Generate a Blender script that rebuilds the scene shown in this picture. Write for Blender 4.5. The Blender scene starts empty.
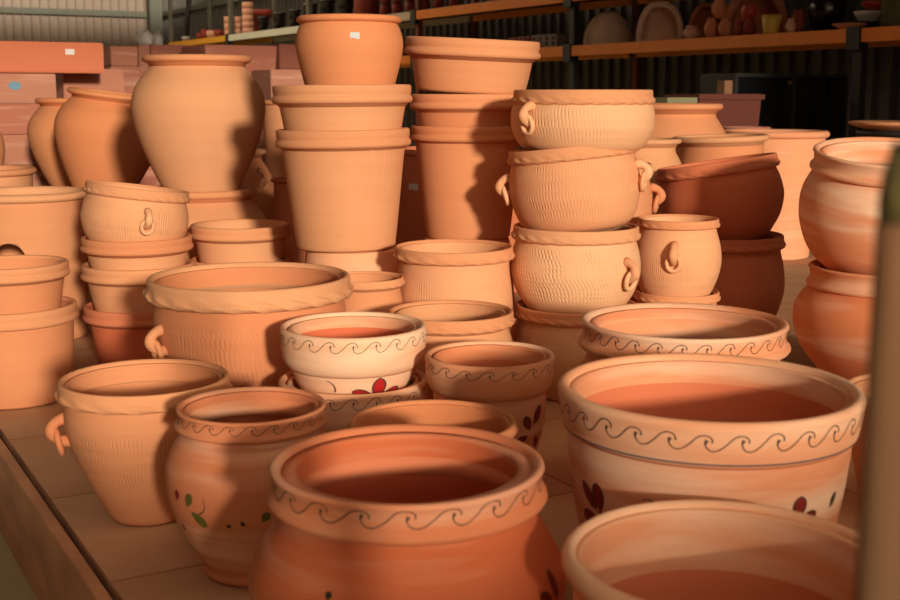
import bpy, bmesh, math, random
from mathutils import Vector, Matrix
PI = math.pi
S = bpy.context.scene
COL = S.collection
random.seed(7)

# ------------------------------------------------------------------ camera model
F, PITCH, CZ = 1200.0, math.radians(9.7), 1.0
CP, SP = math.cos(PITCH), math.sin(PITCH)
def ray(px, py):
    up = 300 - py
    return ((px - 450), F * CP + up * SP, -F * SP + up * CP)
def at(px, py, Y):                      # world point seen at px,py standing Y metres away
    r = ray(px, py); t = Y / r[1]
    return Vector((r[0] * t, Y, CZ + r[2] * t))
def zat(py, Y): return at(450, py, Y).z
def scl(py, Y): return Y / ray(450, py)[1]
# building axes: u runs away along the rack wall, v towards the rack wall
U = Vector((-.492, .8706, 0)); V = Vector((.8706, .492, 0)); ROT = math.atan2(V.y, V.x)
def uv(u, v, z=0): return U * u + V * v + Vector((0, 0, z))

# ------------------------------------------------------------------ materials
def lin(c): return tuple(((x/255)/12.92 if x/255 <= .04045 else ((x/255+.055)/1.055)**2.4) for x in c)
def mat_new(name):
    m = bpy.data.materials.new(name); m.use_nodes = True
    nt = m.node_tree; b = nt.nodes['Principled BSDF']
    return m, nt, b
def N(nt, t, **k):
    n = nt.nodes.new(t)
    for a, v in k.items(): setattr(n, a, v)
    return n
def L(nt, a, b): nt.links.new(a, b)
def M_(nt, op, a, b=None, c=None, clamp=False):
    n = N(nt, 'ShaderNodeMath', operation=op); n.use_clamp = clamp
    for i, x in enumerate((a, b, c)):
        if x is None: continue
        if isinstance(x, (int, float)): n.inputs[i].default_value = x
        else: L(nt, x, n.inputs[i])
    return n.outputs[0]
def mixc(nt, fac, a, b, mode='MIX'):
    n = N(nt, 'ShaderNodeMix', data_type='RGBA', blend_type=mode)
    if isinstance(fac, (int, float)): n.inputs[0].default_value = fac
    else: L(nt, fac, n.inputs[0])
    for i, x in ((6, a), (7, b)):
        if isinstance(x, tuple): n.inputs[i].default_value = (*x[:3], 1)
        else: L(nt, x, n.inputs[i])
    return n.outputs[2]
def simple(name, col, rough=.6, metal=0, noise=.12, scale=6, bump=0, stretch=(1, 1, 1)):
    m, nt, b = mat_new(name)
    b.inputs['Roughness'].default_value = rough; b.inputs['Metallic'].default_value = metal
    tc = N(nt, 'ShaderNodeTexCoord'); mp = N(nt, 'ShaderNodeMapping'); mp.inputs['Scale'].default_value = stretch
    L(nt, tc.outputs['Object'], mp.inputs[0])
    no = N(nt, 'ShaderNodeTexNoise'); no.inputs['Scale'].default_value = scale; no.inputs['Detail'].default_value = 5
    L(nt, mp.outputs[0], no.inputs['Vector'])
    c = lin(col)
    L(nt, mixc(nt, no.outputs[0], tuple(x*(1-noise*2) for x in c), tuple(min(1, x*(1+noise*2)) for x in c)), b.inputs['Base Color'])
    if bump:
        bp = N(nt, 'ShaderNodeBump'); bp.inputs['Strength'].default_value = 1; bp.inputs['Distance'].default_value = bump
        L(nt, no.outputs[0], bp.inputs['Height']); L(nt, bp.outputs[0], b.inputs['Normal'])
    return m
def terracotta(name, col, bloom=.0, rough=.82, ridge=.0012, comb=False, slant=0.0, ticks=120, row=.013, bloomcol=(244, 216, 186), bscale=1.0, cdist=.002):
    m, nt, b = mat_new(name)
    b.inputs['Roughness'].default_value = rough
    b.inputs['Specular IOR Level'].default_value = .3
    tc = N(nt, 'ShaderNodeTexCoord'); sp = N(nt, 'ShaderNodeSeparateXYZ'); L(nt, tc.outputs['Object'], sp.inputs[0])
    oi = N(nt, 'ShaderNodeObjectInfo')
    cb = N(nt, 'ShaderNodeCombineXYZ')
    off = M_(nt, 'MULTIPLY', oi.outputs['Random'], 37.0)
    L(nt, M_(nt, 'ADD', M_(nt, 'MULTIPLY', sp.outputs[0], 1.2), off), cb.inputs[0])
    L(nt, M_(nt, 'MULTIPLY', sp.outputs[1], 1.2), cb.inputs[1])
    L(nt, M_(nt, 'MULTIPLY', sp.outputs[2], 42.0*bscale), cb.inputs[2])
    st = N(nt, 'ShaderNodeTexNoise'); st.inputs['Scale'].default_value = 1.0; st.inputs['Detail'].default_value = 4; st.inputs['Roughness'].default_value = .6
    L(nt, cb.outputs[0], st.inputs['Vector'])
    bl = N(nt, 'ShaderNodeTexNoise'); bl.inputs['Scale'].default_value = 7; bl.inputs['Detail'].default_value = 6
    L(nt, tc.outputs['Object'], bl.inputs['Vector'])
    c = lin(col)
    dark = tuple(x*y for x, y in zip(c, (.90, .84, .80))); light = tuple(min(1, x*y) for x, y in zip(c, (1.06, 1.14, 1.2)))
    col1 = mixc(nt, M_(nt, 'MULTIPLY_ADD', st.outputs[0], .6, M_(nt, 'MULTIPLY', bl.outputs[0], .4)), dark, light)
    # kiln variation from piece to piece
    hsv = N(nt, 'ShaderNodeHueSaturation')
    L(nt, col1, hsv.inputs['Color'])
    L(nt, M_(nt, 'MULTIPLY_ADD', oi.outputs['Random'], .012, .494), hsv.inputs['Hue'])
    L(nt, M_(nt, 'MULTIPLY_ADD', oi.outputs['Random'], -.10, 1.04), hsv.inputs['Saturation'])
    L(nt, M_(nt, 'MULTIPLY_ADD', oi.outputs['Random'], .07, .965), hsv.inputs['Value'])
    out = hsv.outputs[0]
    if bloom > 0:                       # whitish slip wiped round the wheel
        cb2 = N(nt, 'ShaderNodeCombineXYZ')
        L(nt, M_(nt, 'ADD', M_(nt, 'MULTIPLY', sp.outputs[0], 2.0), off), cb2.inputs[0])
        L(nt, M_(nt, 'MULTIPLY', sp.outputs[1], 2.0), cb2.inputs[1])
        L(nt, M_(nt, 'MULTIPLY', sp.outputs[2], 22.0*bscale), cb2.inputs[2])
        s2 = N(nt, 'ShaderNodeTexNoise'); s2.inputs['Scale'].default_value = 1.0; s2.inputs['Detail'].default_value = 3
        L(nt, cb2.outputs[0], s2.inputs['Vector'])
        f = M_(nt, 'MULTIPLY', M_(nt, 'SUBTRACT', s2.outputs[0], .56 - .18*bloom), 3.2, clamp=True)
        out = mixc(nt, M_(nt, 'MULTIPLY', f, min(.85, .35 + .5*bloom)), out, lin(bloomcol))
    L(nt, out, b.inputs['Base Color'])
    h = M_(nt, 'MULTIPLY', st.outputs[0], 1.0)
    bp = N(nt, 'ShaderNodeBump'); bp.inputs['Strength'].default_value = 1.0; bp.inputs['Distance'].default_value = ridge
    L(nt, h, bp.inputs['Height'])
    nrm = bp.outputs[0]
    if comb:
        th = M_(nt, 'ARCTAN2', sp.outputs[1], sp.outputs[0])
        z = sp.outputs[2]
        rowc = M_(nt, 'DIVIDE', z, row); ri = M_(nt, 'FLOOR', rowc); fr = M_(nt, 'FRACT', rowc)
        jit = M_(nt, 'MULTIPLY', M_(nt, 'SINE', M_(nt, 'MULTIPLY', ri, 5.13)), 2.2)
        ph = M_(nt, 'ADD', M_(nt, 'MULTIPLY', th, float(ticks)), M_(nt, 'ADD', jit, M_(nt, 'MULTIPLY', rowc, slant)))
        a = M_(nt, 'POWER', M_(nt, 'MULTIPLY_ADD', M_(nt, 'SINE', ph), .5, .5), 2.0)
        env = M_(nt, 'POWER', M_(nt, 'SINE', M_(nt, 'MULTIPLY', fr, PI)), .6)
        att = N(nt, 'ShaderNodeAttribute', attribute_name='comb')
        n2 = N(nt, 'ShaderNodeTexNoise'); n2.inputs['Scale'].default_value = 13; L(nt, tc.outputs['Object'], n2.inputs['Vector'])
        am = M_(nt, 'MULTIPLY', att.outputs['Fac'], M_(nt, 'MULTIPLY_ADD', n2.outputs[0], 3.2, -1.0, clamp=True))
        hh = M_(nt, 'MULTIPLY', M_(nt, 'MULTIPLY', a, env), am)
        b2 = N(nt, 'ShaderNodeBump'); b2.inputs['Strength'].default_value = 1.0; b2.inputs['Distance'].default_value = cdist; b2.invert = True
        L(nt, hh, b2.inputs['Height']); L(nt, nrm, b2.inputs['Normal']); nrm = b2.outputs[0]
    L(nt, nrm, b.inputs['Normal'])
    return m

TC = (215, 149, 105)
M_plain = terracotta('terracotta', TC)
M_warm = terracotta('terracotta_orange', (214, 132, 84))
M_pale = terracotta('terracotta_pale', (228, 156, 114), bloom=.12)
M_comb = terracotta('terracotta_combed', (226, 168, 124), comb=True, slant=.25, ticks=125, row=.030, cdist=.0017)
M_combs = terracotta('terracotta_ticked', (226, 168, 124), comb=True, slant=2.2, row=.015, ticks=105, cdist=.0024)
M_bloom = terracotta('terracotta_white_slip', (224, 150, 108), bloom=.8, bscale=.8)
M_bloom2 = terracotta('terracotta_wiped_slip', (216, 136, 92), bloom=.5, bscale=.8)
M_bloomw = terracotta('terracotta_heavy_white_slip', (232, 170, 128), bloom=1.0, bscale=.7)
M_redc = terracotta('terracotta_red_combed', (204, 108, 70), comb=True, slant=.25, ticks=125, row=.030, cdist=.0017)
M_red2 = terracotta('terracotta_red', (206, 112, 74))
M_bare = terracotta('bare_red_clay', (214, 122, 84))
M_combf = terracotta('terracotta_combed_warm', (214, 142, 98), comb=True, slant=.25, ticks=125, row=.030, cdist=.0017)
M_bloomr = terracotta('terracotta_red_wiped_slip', (208, 120, 78), bloom=.38, bscale=.8)
M_dusty = terracotta('terracotta_dusty', (172, 110, 90), bloom=.08)
M_troughm = terracotta('terracotta_trough', (200, 106, 72))
M_troughd = terracotta('terracotta_trough_dusty', (176, 114, 92), bloom=.12)
M_tiny = simple('terracotta_shelf', (204, 128, 92), .8)
M_tinyr = simple('terracotta_shelf_red', (140, 52, 38), .7)
M_tinyp = simple('terracotta_shelf_pink', (214, 164, 136), .85)
M_black = simple('black_paint_line', (74, 50, 44), .6, noise=.2, scale=60)
M_blue = simple('slate_blue_line', (88, 80, 96), .6, noise=.2, scale=60)
M_red = simple('red_petal_paint', (176, 34, 34), .5, noise=.25, scale=70)
M_dred = simple('dark_red_petal_paint', (128, 30, 24), .5, noise=.25, scale=70)
M_green = simple('olive_leaf_paint', (96, 92, 34), .55, noise=.3, scale=70)
M_dgreen = simple('dark_leaf_paint', (44, 40, 22), .55, noise=.3, scale=70)
M_white = simple('white_label', (214, 210, 204), .6, noise=.04)
M_label = simple('grey_white_label', (190, 198, 202), .6, noise=.04)
M_bluest = simple('blue_label', (96, 138, 160), .6, noise=.15, scale=30)
M_orange = simple('orange_rack_paint', (255, 140, 28), .5, noise=.1, scale=3)
M_yellow = simple('yellow_rack_paint', (218, 160, 40), .5, noise=.1, scale=3)
M_cream = simple('cream_rack_paint', (206, 196, 176), .5, noise=.1, scale=3)
M_mint = simple('pale_mint_rack_paint', (206, 214, 200), .5, noise=.06, scale=3)
M_dark = simple('dark_steel', (30, 30, 30), .5, noise=.2)
M_uprb = simple('brown_rack_paint', (110, 50, 26), .6, noise=.2)
M_steelgreen = simple('grey_green_steel', (98, 100, 88), .6, noise=.1)
M_blackglaze = simple('black_glaze', (16, 17, 18), .22, noise=.3)
M_shelfboard = simple('shelf_board', (92, 62, 42), .8, noise=.2)
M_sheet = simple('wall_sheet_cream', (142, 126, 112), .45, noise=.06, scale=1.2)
M_sheet_shaded = simple('wall_sheet_shaded', (76, 73, 66), .42, noise=.12, scale=1.2)  # cream wall sheet darkened; shade under the rack put into its colour
M_ceil = simple('shade_roof_sheet', (110, 104, 96), .7)
M_conc = simple('concrete', (190, 176, 136), .9, noise=.18, scale=2.5, bump=.002)
M_shade_wall = simple('shade_wall_paint', (150, 110, 88), .9)
M_edge = simple('platform_edging', (204, 150, 112), .85, noise=.22, scale=4, bump=.002, stretch=(1, 1, 3))
M_post = simple('weathered_wood', (132, 94, 62), .85, noise=.46, scale=4, bump=.004, stretch=(3.2, 3.2, .35))
M_moss = simple('mossy_wood', (104, 96, 52), .95, noise=.3, scale=20, bump=.004)
M_glass, _nt, _b = mat_new('dark_glass'); _b.inputs['Base Color'].default_value = (.008, .009, .01, 1); _b.inputs['Roughness'].default_value = .08
M_greentile = simple('green_grey_board', (122, 120, 90), .7)
M_card = simple('cardboard', (120, 84, 56), .85)
M_bag = simple('white_plastic', (200, 196, 190), .4, noise=.05)
M_browntr = simple('brown_planter_clay', (92, 42, 30), .6)
M_yelglz = simple('yellow_glaze', (212, 176, 78), .35)
M_redglz = simple('red_glaze_stripe', (170, 60, 40), .35)
M_gplate = simple('green_grey_glaze', (108, 104, 74), .45)
M_crate = simple('speckled_crate', (110, 96, 88), .7, noise=.6, scale=40)

def tile_mat():
    m, nt, b = mat_new('platform_tiles'); b.inputs['Roughness'].default_value = .75
    tc = N(nt, 'ShaderNodeTexCoord'); mp = N(nt, 'ShaderNodeMapping')
    mp.inputs['Location'].default_value = (.0, -.13, 0)
    L(nt, tc.outputs['Object'], mp.inputs[0])
    br = N(nt, 'ShaderNodeTexBrick'); br.offset = 0; br.inputs['Scale'].default_value = 1.0
    br.inputs['Brick Width'].default_value = .60; br.inputs['Row Height'].default_value = .60
    br.inputs['Mortar Size'].default_value = .004; br.inputs['Mortar Smooth'].default_value = .3
    br.inputs['Color1'].default_value = (*lin((208, 172, 136)), 1); br.inputs['Color2'].default_value = (*lin((198, 158, 122)), 1)
    br.inputs['Mortar'].default_value = (*lin((110, 62, 40)), 1)
    L(nt, mp.outputs[0], br.inputs['Vector'])
    no = N(nt, 'ShaderNodeTexNoise'); no.inputs['Scale'].default_value = 5; no.inputs['Detail'].default_value = 7
    L(nt, tc.outputs['Object'], no.inputs['Vector'])
    c = mixc(nt, M_(nt, 'MULTIPLY_ADD', no.outputs[0], 1.6, -.4, clamp=True), br.outputs[0], lin((190, 142, 104)))
    L(nt, c, b.inputs['Base Color'])
    bp = N(nt, 'ShaderNodeBump'); bp.inputs['Distance'].default_value = .003; L(nt, br.outputs['Fac'], bp.inputs['Height']); bp.invert = True
    L(nt, bp.outputs[0], b.inputs['Normal'])
    return m
M_tile = tile_mat()

# ------------------------------------------------------------------ object helpers
def link(name, bm, mats, parent=None, smooth=True, recalc=True, loc=(0, 0, 0), rot=(0, 0, 0)):
    if recalc: bmesh.ops.recalc_face_normals(bm, faces=bm.faces)
    me = bpy.data.meshes.new(name); bm.to_mesh(me); bm.free()
    for m in (mats if isinstance(mats, (list, tuple)) else [mats]): me.materials.append(m)
    if smooth:
        for p in me.polygons: p.use_smooth = True
    o = bpy.data.objects.new(name, me); COL.objects.link(o)
    o.location = loc; o.rotation_euler = rot
    if parent: o.parent = parent
    return o
def tag(o, label, cat, group=None, kind=None):
    o['label'] = label; o['category'] = cat
    if group: o['group'] = group
    if kind: o['kind'] = kind
    return o
def empty(name, loc, label, cat, group=None, rot=(0, 0, 0)):
    o = bpy.data.objects.new(name, None); COL.objects.link(o); o.location = loc; o.rotation_euler = rot
    o.empty_display_size = .05
    return tag(o, label, cat, group)
def copy_tree(o, parent=None):
    c = o.copy(); COL.objects.link(c)
    if parent: c.parent = parent
    for ch in list(o.children): copy_tree(ch, c)
    return c
def box(bm, cx, cy, cz, sx, sy, sz, rz=0, mat=0, bevel=0):
    mtx = Matrix.Translation((cx, cy, cz)) @ Matrix.Rotation(rz, 4, 'Z') @ Matrix.Diagonal((sx, sy, sz, 1))
    r = bmesh.ops.create_cube(bm, size=1, matrix=mtx)
    fs = {f for v in r['verts'] for f in v.link_faces}
    for f in fs: f.material_index = mat
    if bevel:
        es = list({e for v in r['verts'] for e in v.link_edges})
        bmesh.ops.bevel(bm, geom=es, offset=bevel, segments=2, affect='EDGES', profile=.5)
def boxo(name, c, s, mat, parent=None, rz=0, bevel=0):
    bm = bmesh.new(); box(bm, 0, 0, 0, *s, bevel=bevel)
    return link(name, bm, mat, parent, smooth=False, loc=c, rot=(0, 0, rz))
def structure(o): o['kind'] = 'structure'; return o

def catmull(pts, n=6):
    out = []
    P = [pts[0]] + list(pts) + [pts[-1]]
    for i in range(1, len(P) - 2):
        p0, p1, p2, p3 = P[i-1], P[i], P[i+1], P[i+2]
        for k in range(n):
            t = k / n; t2, t3 = t*t, t*t*t
            out.append(tuple(.5*((2*b) + (-a+c)*t + (2*a-5*b+4*c-d)*t2 + (-a+3*b-3*c+d)*t3) for a, b, c, d in zip(p0, p1, p2, p3)))
    out.append(tuple(pts[-1]))
    return out
def lathe(bm, prof, seg=96, closed=False, mod=None, mat=0):
    rings = []
    for i, p in enumerate(prof):
        r, z = p[0], p[1]
        if r < 1e-5: rings.append([bm.verts.new((0, 0, z))]); continue
        ring = []
        for k in range(seg):
            th = 2*PI*k/seg
            rr, zz = (r, z) if mod is None else mod(th, i, r, z)
            ring.append(bm.verts.new((rr*math.cos(th), rr*math.sin(th), zz)))
        rings.append(ring)
    pairs = list(zip(rings, rings[1:])) + ([(rings[-1], rings[0])] if closed else [])
    for a, b in pairs:
        if len(a) == 1 and len(b) == 1: continue
        for k in range(seg):
            k2 = (k+1) % seg
            if len(a) == 1: f = bm.faces.new((a[0], b[k], b[k2]))
            elif len(b) == 1: f = bm.faces.new((a[k], a[k2], b[0]))
            else: f = bm.faces.new((a[k], a[k2], b[k2], b[k]))
            f.material_index = mat
    return rings
def tube(bm, pts, rads, seg=10, closed=False, mat=0):
    pts = [Vector(p) for p in pts]; n = len(pts)
    if isinstance(rads, (int, float)): rads = [rads]*n
    rings = []; up = None
    for i, p in enumerate(pts):
        a = pts[(i-1) % n] if (closed or i > 0) else p; b = pts[(i+1) % n] if (closed or i < n-1) else p
        t = (b - a).normalized()
        if up is None:
            up = t.orthogonal().normalized()
        up = (up - t*up.dot(t)).normalized(); w = t.cross(up)
        rings.append([bm.verts.new(p + (up*math.cos(2*PI*k/seg) + w*math.sin(2*PI*k/seg))*rads[i]) for k in range(seg)])
    for i in range(n if closed else n-1):
        A, B = rings[i], rings[(i+1) % n]
        best = 0
        if closed and i == n-1:
            best = min(range(seg), key=lambda s: sum((A[k].co - B[(k+s) % seg].co).length for k in range(seg)))
        for k in range(seg):
            f = bm.faces.new((A[k], A[(k+1) % seg], B[(k+1+best) % seg], B[(k+best) % seg])); f.material_index = mat
    if not closed:
        bm.faces.new(rings[0]).material_index = mat; bm.faces.new(list(reversed(rings[-1]))).material_index = mat

# ------------------------------------------------------------------ pot styles
# rim sections: closed outline (r/R, (z-top)/R); rows flagged for the twisted rope
RIMS = {
 'classic': [(.885, -.30), (.895, -.04), (.91, -.008), (.93, 0), (.955, 0), (.975, -.01), (.983, -.03), (.98, -.115), (.968, -.135), (.972, -.15), (.99, -.165), (1.0, -.19), (1.0, -.215), (.99, -.24), (.965, -.255), (.93, -.26), (.90, -.30)],
 'rope': [(.86, -.27), (.905, -.05), (.918, -.012), (.935, 0), (.952, 0), (.966, -.012), (.972, -.04), (.972, -.09), (.978, -.112), (.99, -.128), (1.0, -.146), (1.0, -.166), (.992, -.184), (.975, -.20), (.95, -.208), (.90, -.215), (.88, -.27)],
 'roll': [(.85, -.20), (.86, -.06), (.88, -.018), (.915, 0), (.95, 0), (.985, -.02), (1.0, -.055), (.998, -.085), (.98, -.11), (.945, -.13), (.90, -.14), (.875, -.20)],
 'band': [(.87, -.33), (.915, -.05), (.925, -.015), (.945, 0), (.965, 0), (.985, -.012), (.995, -.035), (.99, -.055), (.985, -.12), (.975, -.18), (.962, -.25), (.955, -.27), (.94, -.285), (.90, -.33)],
 'banddeep': [(.85, -.56), (.91, -.08), (.925, -.02), (.945, 0), (.965, 0), (.985, -.012), (.998, -.04), (1.0, -.07), (.997, -.2), (.985, -.33), (.965, -.43), (.935, -.50), (.905, -.53), (.875, -.56)],
 'bandneck': [(.79, -.36), (.79, -.24), (.83, -.205), (.835, -.16), (.875, -.13), (.90, -.06), (.92, -.015), (.945, 0), (.965, 0), (.982, -.010), (.988, -.03), (.972, -.05), (.965, -.12), (.966, -.165), (.985, -.19), (1.008, -.215), (1.012, -.24), (.995, -.265), (.95, -.285), (.90, -.30), (.87, -.36)],
 'thin': [(.905, -.16), (.915, -.03), (.93, 0), (.96, 0), (.985, -.02), (1.0, -.055), (1.0, -.09), (.985, -.12), (.96, -.13), (.925, -.16)],
}
# body outlines: (r/R, z/h) from foot to collar
BODY = {
 'classic': [(.68, 0), (.73, .25), (.80, .5), (.875, .75), (.925, .90), (.93, .97)],
 'straight': [(.73, 0), (.785, .25), (.835, .5), (.885, .75), (.922, .90), (.93, .97)],
 'bucket': [(.85, 0), (.885, .3), (.91, .6), (.93, .9), (.93, .97)],
 'belly': [(.62, 0), (.70, .10), (.84, .26), (.95, .45), (.975, .58), (.955, .72), (.915, .84), (.905, .92), (.905, .97)],
 'bellyw': [(.66, 0), (.76, .10), (.91, .26), (1.0, .45), (1.01, .58), (.98, .72), (.93, .84), (.905, .92), (.905, .97)],
 'round': [(.58, 0), (.78, .06), (.90, .17), (.985, .36), (1.005, .52), (.995, .68), (.955, .82), (.905, .92), (.905, .97)],
 'round2': [(.62, 0), (.76, .08), (.93, .24), (1.04, .42), (1.06, .56), (1.02, .70), (.95, .82), (.905, .90), (.905, .97)],
 'band2': [(.60, 0), (.66, .2), (.76, .4), (.83, .52), (.865, .62), (.875, .8), (.88, .97)],
 'a1': [(.46, 0), (.53, .10), (.68, .28), (.82, .48), (.91, .66), (.925, .78), (.91, .86), (.90, .97)],
 'jar': [(.62, 0), (.70, .08), (.88, .22), (1.08, .40), (1.20, .56), (1.225, .68), (1.14, .79), (.97, .88), (.87, .925), (.86, .96), (.88, .985)],
 'jarlow': [(.80, 0), (.80, .06), (.86, .2), (.95, .42), (1.02, .62), (1.02, .75), (.97, .86), (.91, .93), (.89, .98)],
 'band': [(.66, 0), (.70, .05), (.765, .2), (.84, .42), (.885, .58), (.91, .70), (.925, .80), (.925, .97)],
 'bandneck': [(.69, 0), (.70, .03), (.66, .06), (.78, .14), (.97, .28), (1.10, .42), (1.15, .56), (1.14, .67), (1.07, .76), (.97, .825), (.90, .862), (.895, .96)],
 'drum': [(.80, 0), (.845, .3), (.885, .6), (.92, .85), (.93, .97)],
 'drumn': [(.76, 0), (.82, .3), (.875, .6), (.92, .85), (.93, .97)],
 'rbelly': [(.60, 0), (.80, .08), (.96, .20), (1.07, .38), (1.10, .54), (1.07, .68), (.98, .80), (.91, .87), (.90, .96)],
 'a3': [(.60, 0), (.62, .06), (.80, .18), (1.02, .33), (1.14, .47), (1.14, .57), (1.05, .68), (.96, .755), (.925, .80), (.91, .86), (.90, .96)],
 'squat': [(.60, 0), (.75, .10), (.93, .30), (1.02, .50), (1.02, .65), (.95, .80), (.885, .90), (.87, .97)],
 'bowl': [(.52, 0), (.62, .15), (.74, .4), (.84, .65), (.91, .85), (.925, .97)],
}
def rope_mod(R, top, n, amp=.024, rows=None, slant=2.6):
    def mod(th, i, r, z):
        zr = (z - top)/R
        if r > .95*R and -.215 < zr < -.095:
            w = math.sin(PI*(-.095 - zr)/.12)
            ph = (th*n/(2*PI) + zr*slant*n/6.0) % 1.0
            s = (1 - ph)**1.1 if ph > .10 else ph/.10*.9
            r = r + R*amp*(s - .45)*w
            z = z + R*.018*w*math.sin(2*PI*ph)
        return r, z
    return mod
def rfun(outer):
    def f(z):
        for (r0, z0), (r1, z1) in zip(outer, outer[1:]):
            if z0 <= z <= z1 or z1 <= z <= z0:
                if abs(z1-z0) < 1e-9: return r1
                return r0 + (r1-r0)*(z-z0)/(z1-z0)
        return outer[-1][0]
    return f
def on_surf(rf, R, th, z, e=.0008):
    r = rf(z) + e
    return (r*math.cos(th), r*math.sin(th), z)
def ribbon(bm, rf, pts, ws, mat, R):
    """thin painted line on a round surface; pts = (theta, z)"""
    n = len(pts); rows = []
    for i, (th, z) in enumerate(pts):
        a = pts[max(0, i-1)]; b = pts[min(n-1, i+1)]
        dx = (b[0]-a[0])*R; dz = b[1]-a[1]; l = math.hypot(dx, dz) or 1
        nx, nz = -dz/l, dx/l; w = ws[i]/2
        rows.append([bm.verts.new(on_surf(rf, R, th + nx*w*s/R, z + nz*w*s)) for s in (-1, 1)])
    for A, B in zip(rows, rows[1:]):
        f = bm.faces.new((A[0], A[1], B[1], B[0])); f.material_index = mat
def petal(bm, rf, R, th, z, ang, ln, wd, mat, outline=None, e=.0008):
    """painted petal: root at theta,z pointing along ang"""
    ca, sa = math.cos(ang), math.sin(ang); n = 12; m = 6; g = []
    for i in range(n+1):
        s = i/n; w = wd*(math.sin(PI*s**1.35)**.65 if 0 < s < 1 else .02); row = []
        for j in range(m+1):
            q = (j/m - .5)*w
            x, y = s*ln*ca - q*sa, s*ln*sa + q*ca
            row.append(bm.verts.new(on_surf(rf, R, th + x/R, z + y, e)))
        g.append(row)
    for i in range(n):
        for j in range(m):
            f = bm.faces.new((g[i][j], g[i][j+1], g[i+1][j+1], g[i+1][j])); f.material_index = mat
    if outline is not None:
        pts = [(th + (s*ln*ca - q*sa)/R, z + s*ln*sa + q*ca) for s, q in
               [(i/n, -.5*wd*(math.sin(PI*(i/n)**1.35)**.65 if 0 < i < n else 0)) for i in range(2, n+1)] +
               [(i/n, .5*wd*(math.sin(PI*(i/n)**1.35)**.65 if 0 < i < n else 0)) for i in range(n-1, 1, -1)]]
        def rf2(zz): return rf(zz) + .0010
        ribbon(bm, rf2, pts, [min(.0032, ln*.10)]*len(pts), outline, R)
WAVE = catmull([(.03, .70), (-.015, .48), (.04, .18), (.18, .02), (.36, .10), (.56, .42), (.76, .84), (.93, 1.0), (1.09, .96), (1.19, .78), (1.19, .56)], 5)
def wave_band(bm, rf, R, z0, z1, n, mat, lw, phase=0):
    h = z1 - z0; per = 2*PI/n
    for k in range(n):
        j = random.uniform(-.05, .05); hj = random.uniform(.9, 1.05)
        pts = [(phase + per*(k + j*0 + x*.98), z0 + h*y*hj) for x, y in WAVE]
        m = len(pts)
        ws = [lw*(2.6 - 1.8*min(1, i/7)) * (1 if i < m-5 else (1.25)) for i in range(m)]
        ribbon(bm, rf, pts, ws, mat, R)

def ring_handle(root, R, rf, th, z, s=1.0, mat=None, swing=.0):
    """clay lug with a loose ring hanging through it, at angle th round the pot"""
    mat = mat or M_plain
    bm = bmesh.new(); r0 = rf(z)
    pts = []
    for k in range(13):
        a = PI*.5 - PI*k/12
        pts.append((r0 - .008*s + .042*s*math.cos(a)**.9 if math.cos(a) > 0 else r0 - .010*s, 0, z + .030*s*math.sin(a)))
    # follow the wall where both ends sink in
    pts[0] = (rf(z+.030*s) - .006*s, 0, z+.030*s); pts[-1] = (rf(z-.030*s) - .006*s, 0, z-.030*s)
    rads = [(.0155 + .002*math.cos(k))*s for k in range(13)]
    tube(bm, pts, rads, 10)
    lug = link('handle', bm, mat, root, rot=(0, 0, th))
    bm = bmesh.new(); rr = .029*s; cx = r0 + .016*s; cz = z - .008*s - rr*.8
    pts = [(cx + swing*s*(1-math.cos(a))*.5 + .006*s*math.cos(a), rr*.82*math.sin(a), cz + rr*math.cos(a)) for a in [2*PI*k/20 for k in range(20)]]
    tube(bm, pts, .0085*s, 8, closed=True)
    link('ring', bm, mat, lug)
    return lug

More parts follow.
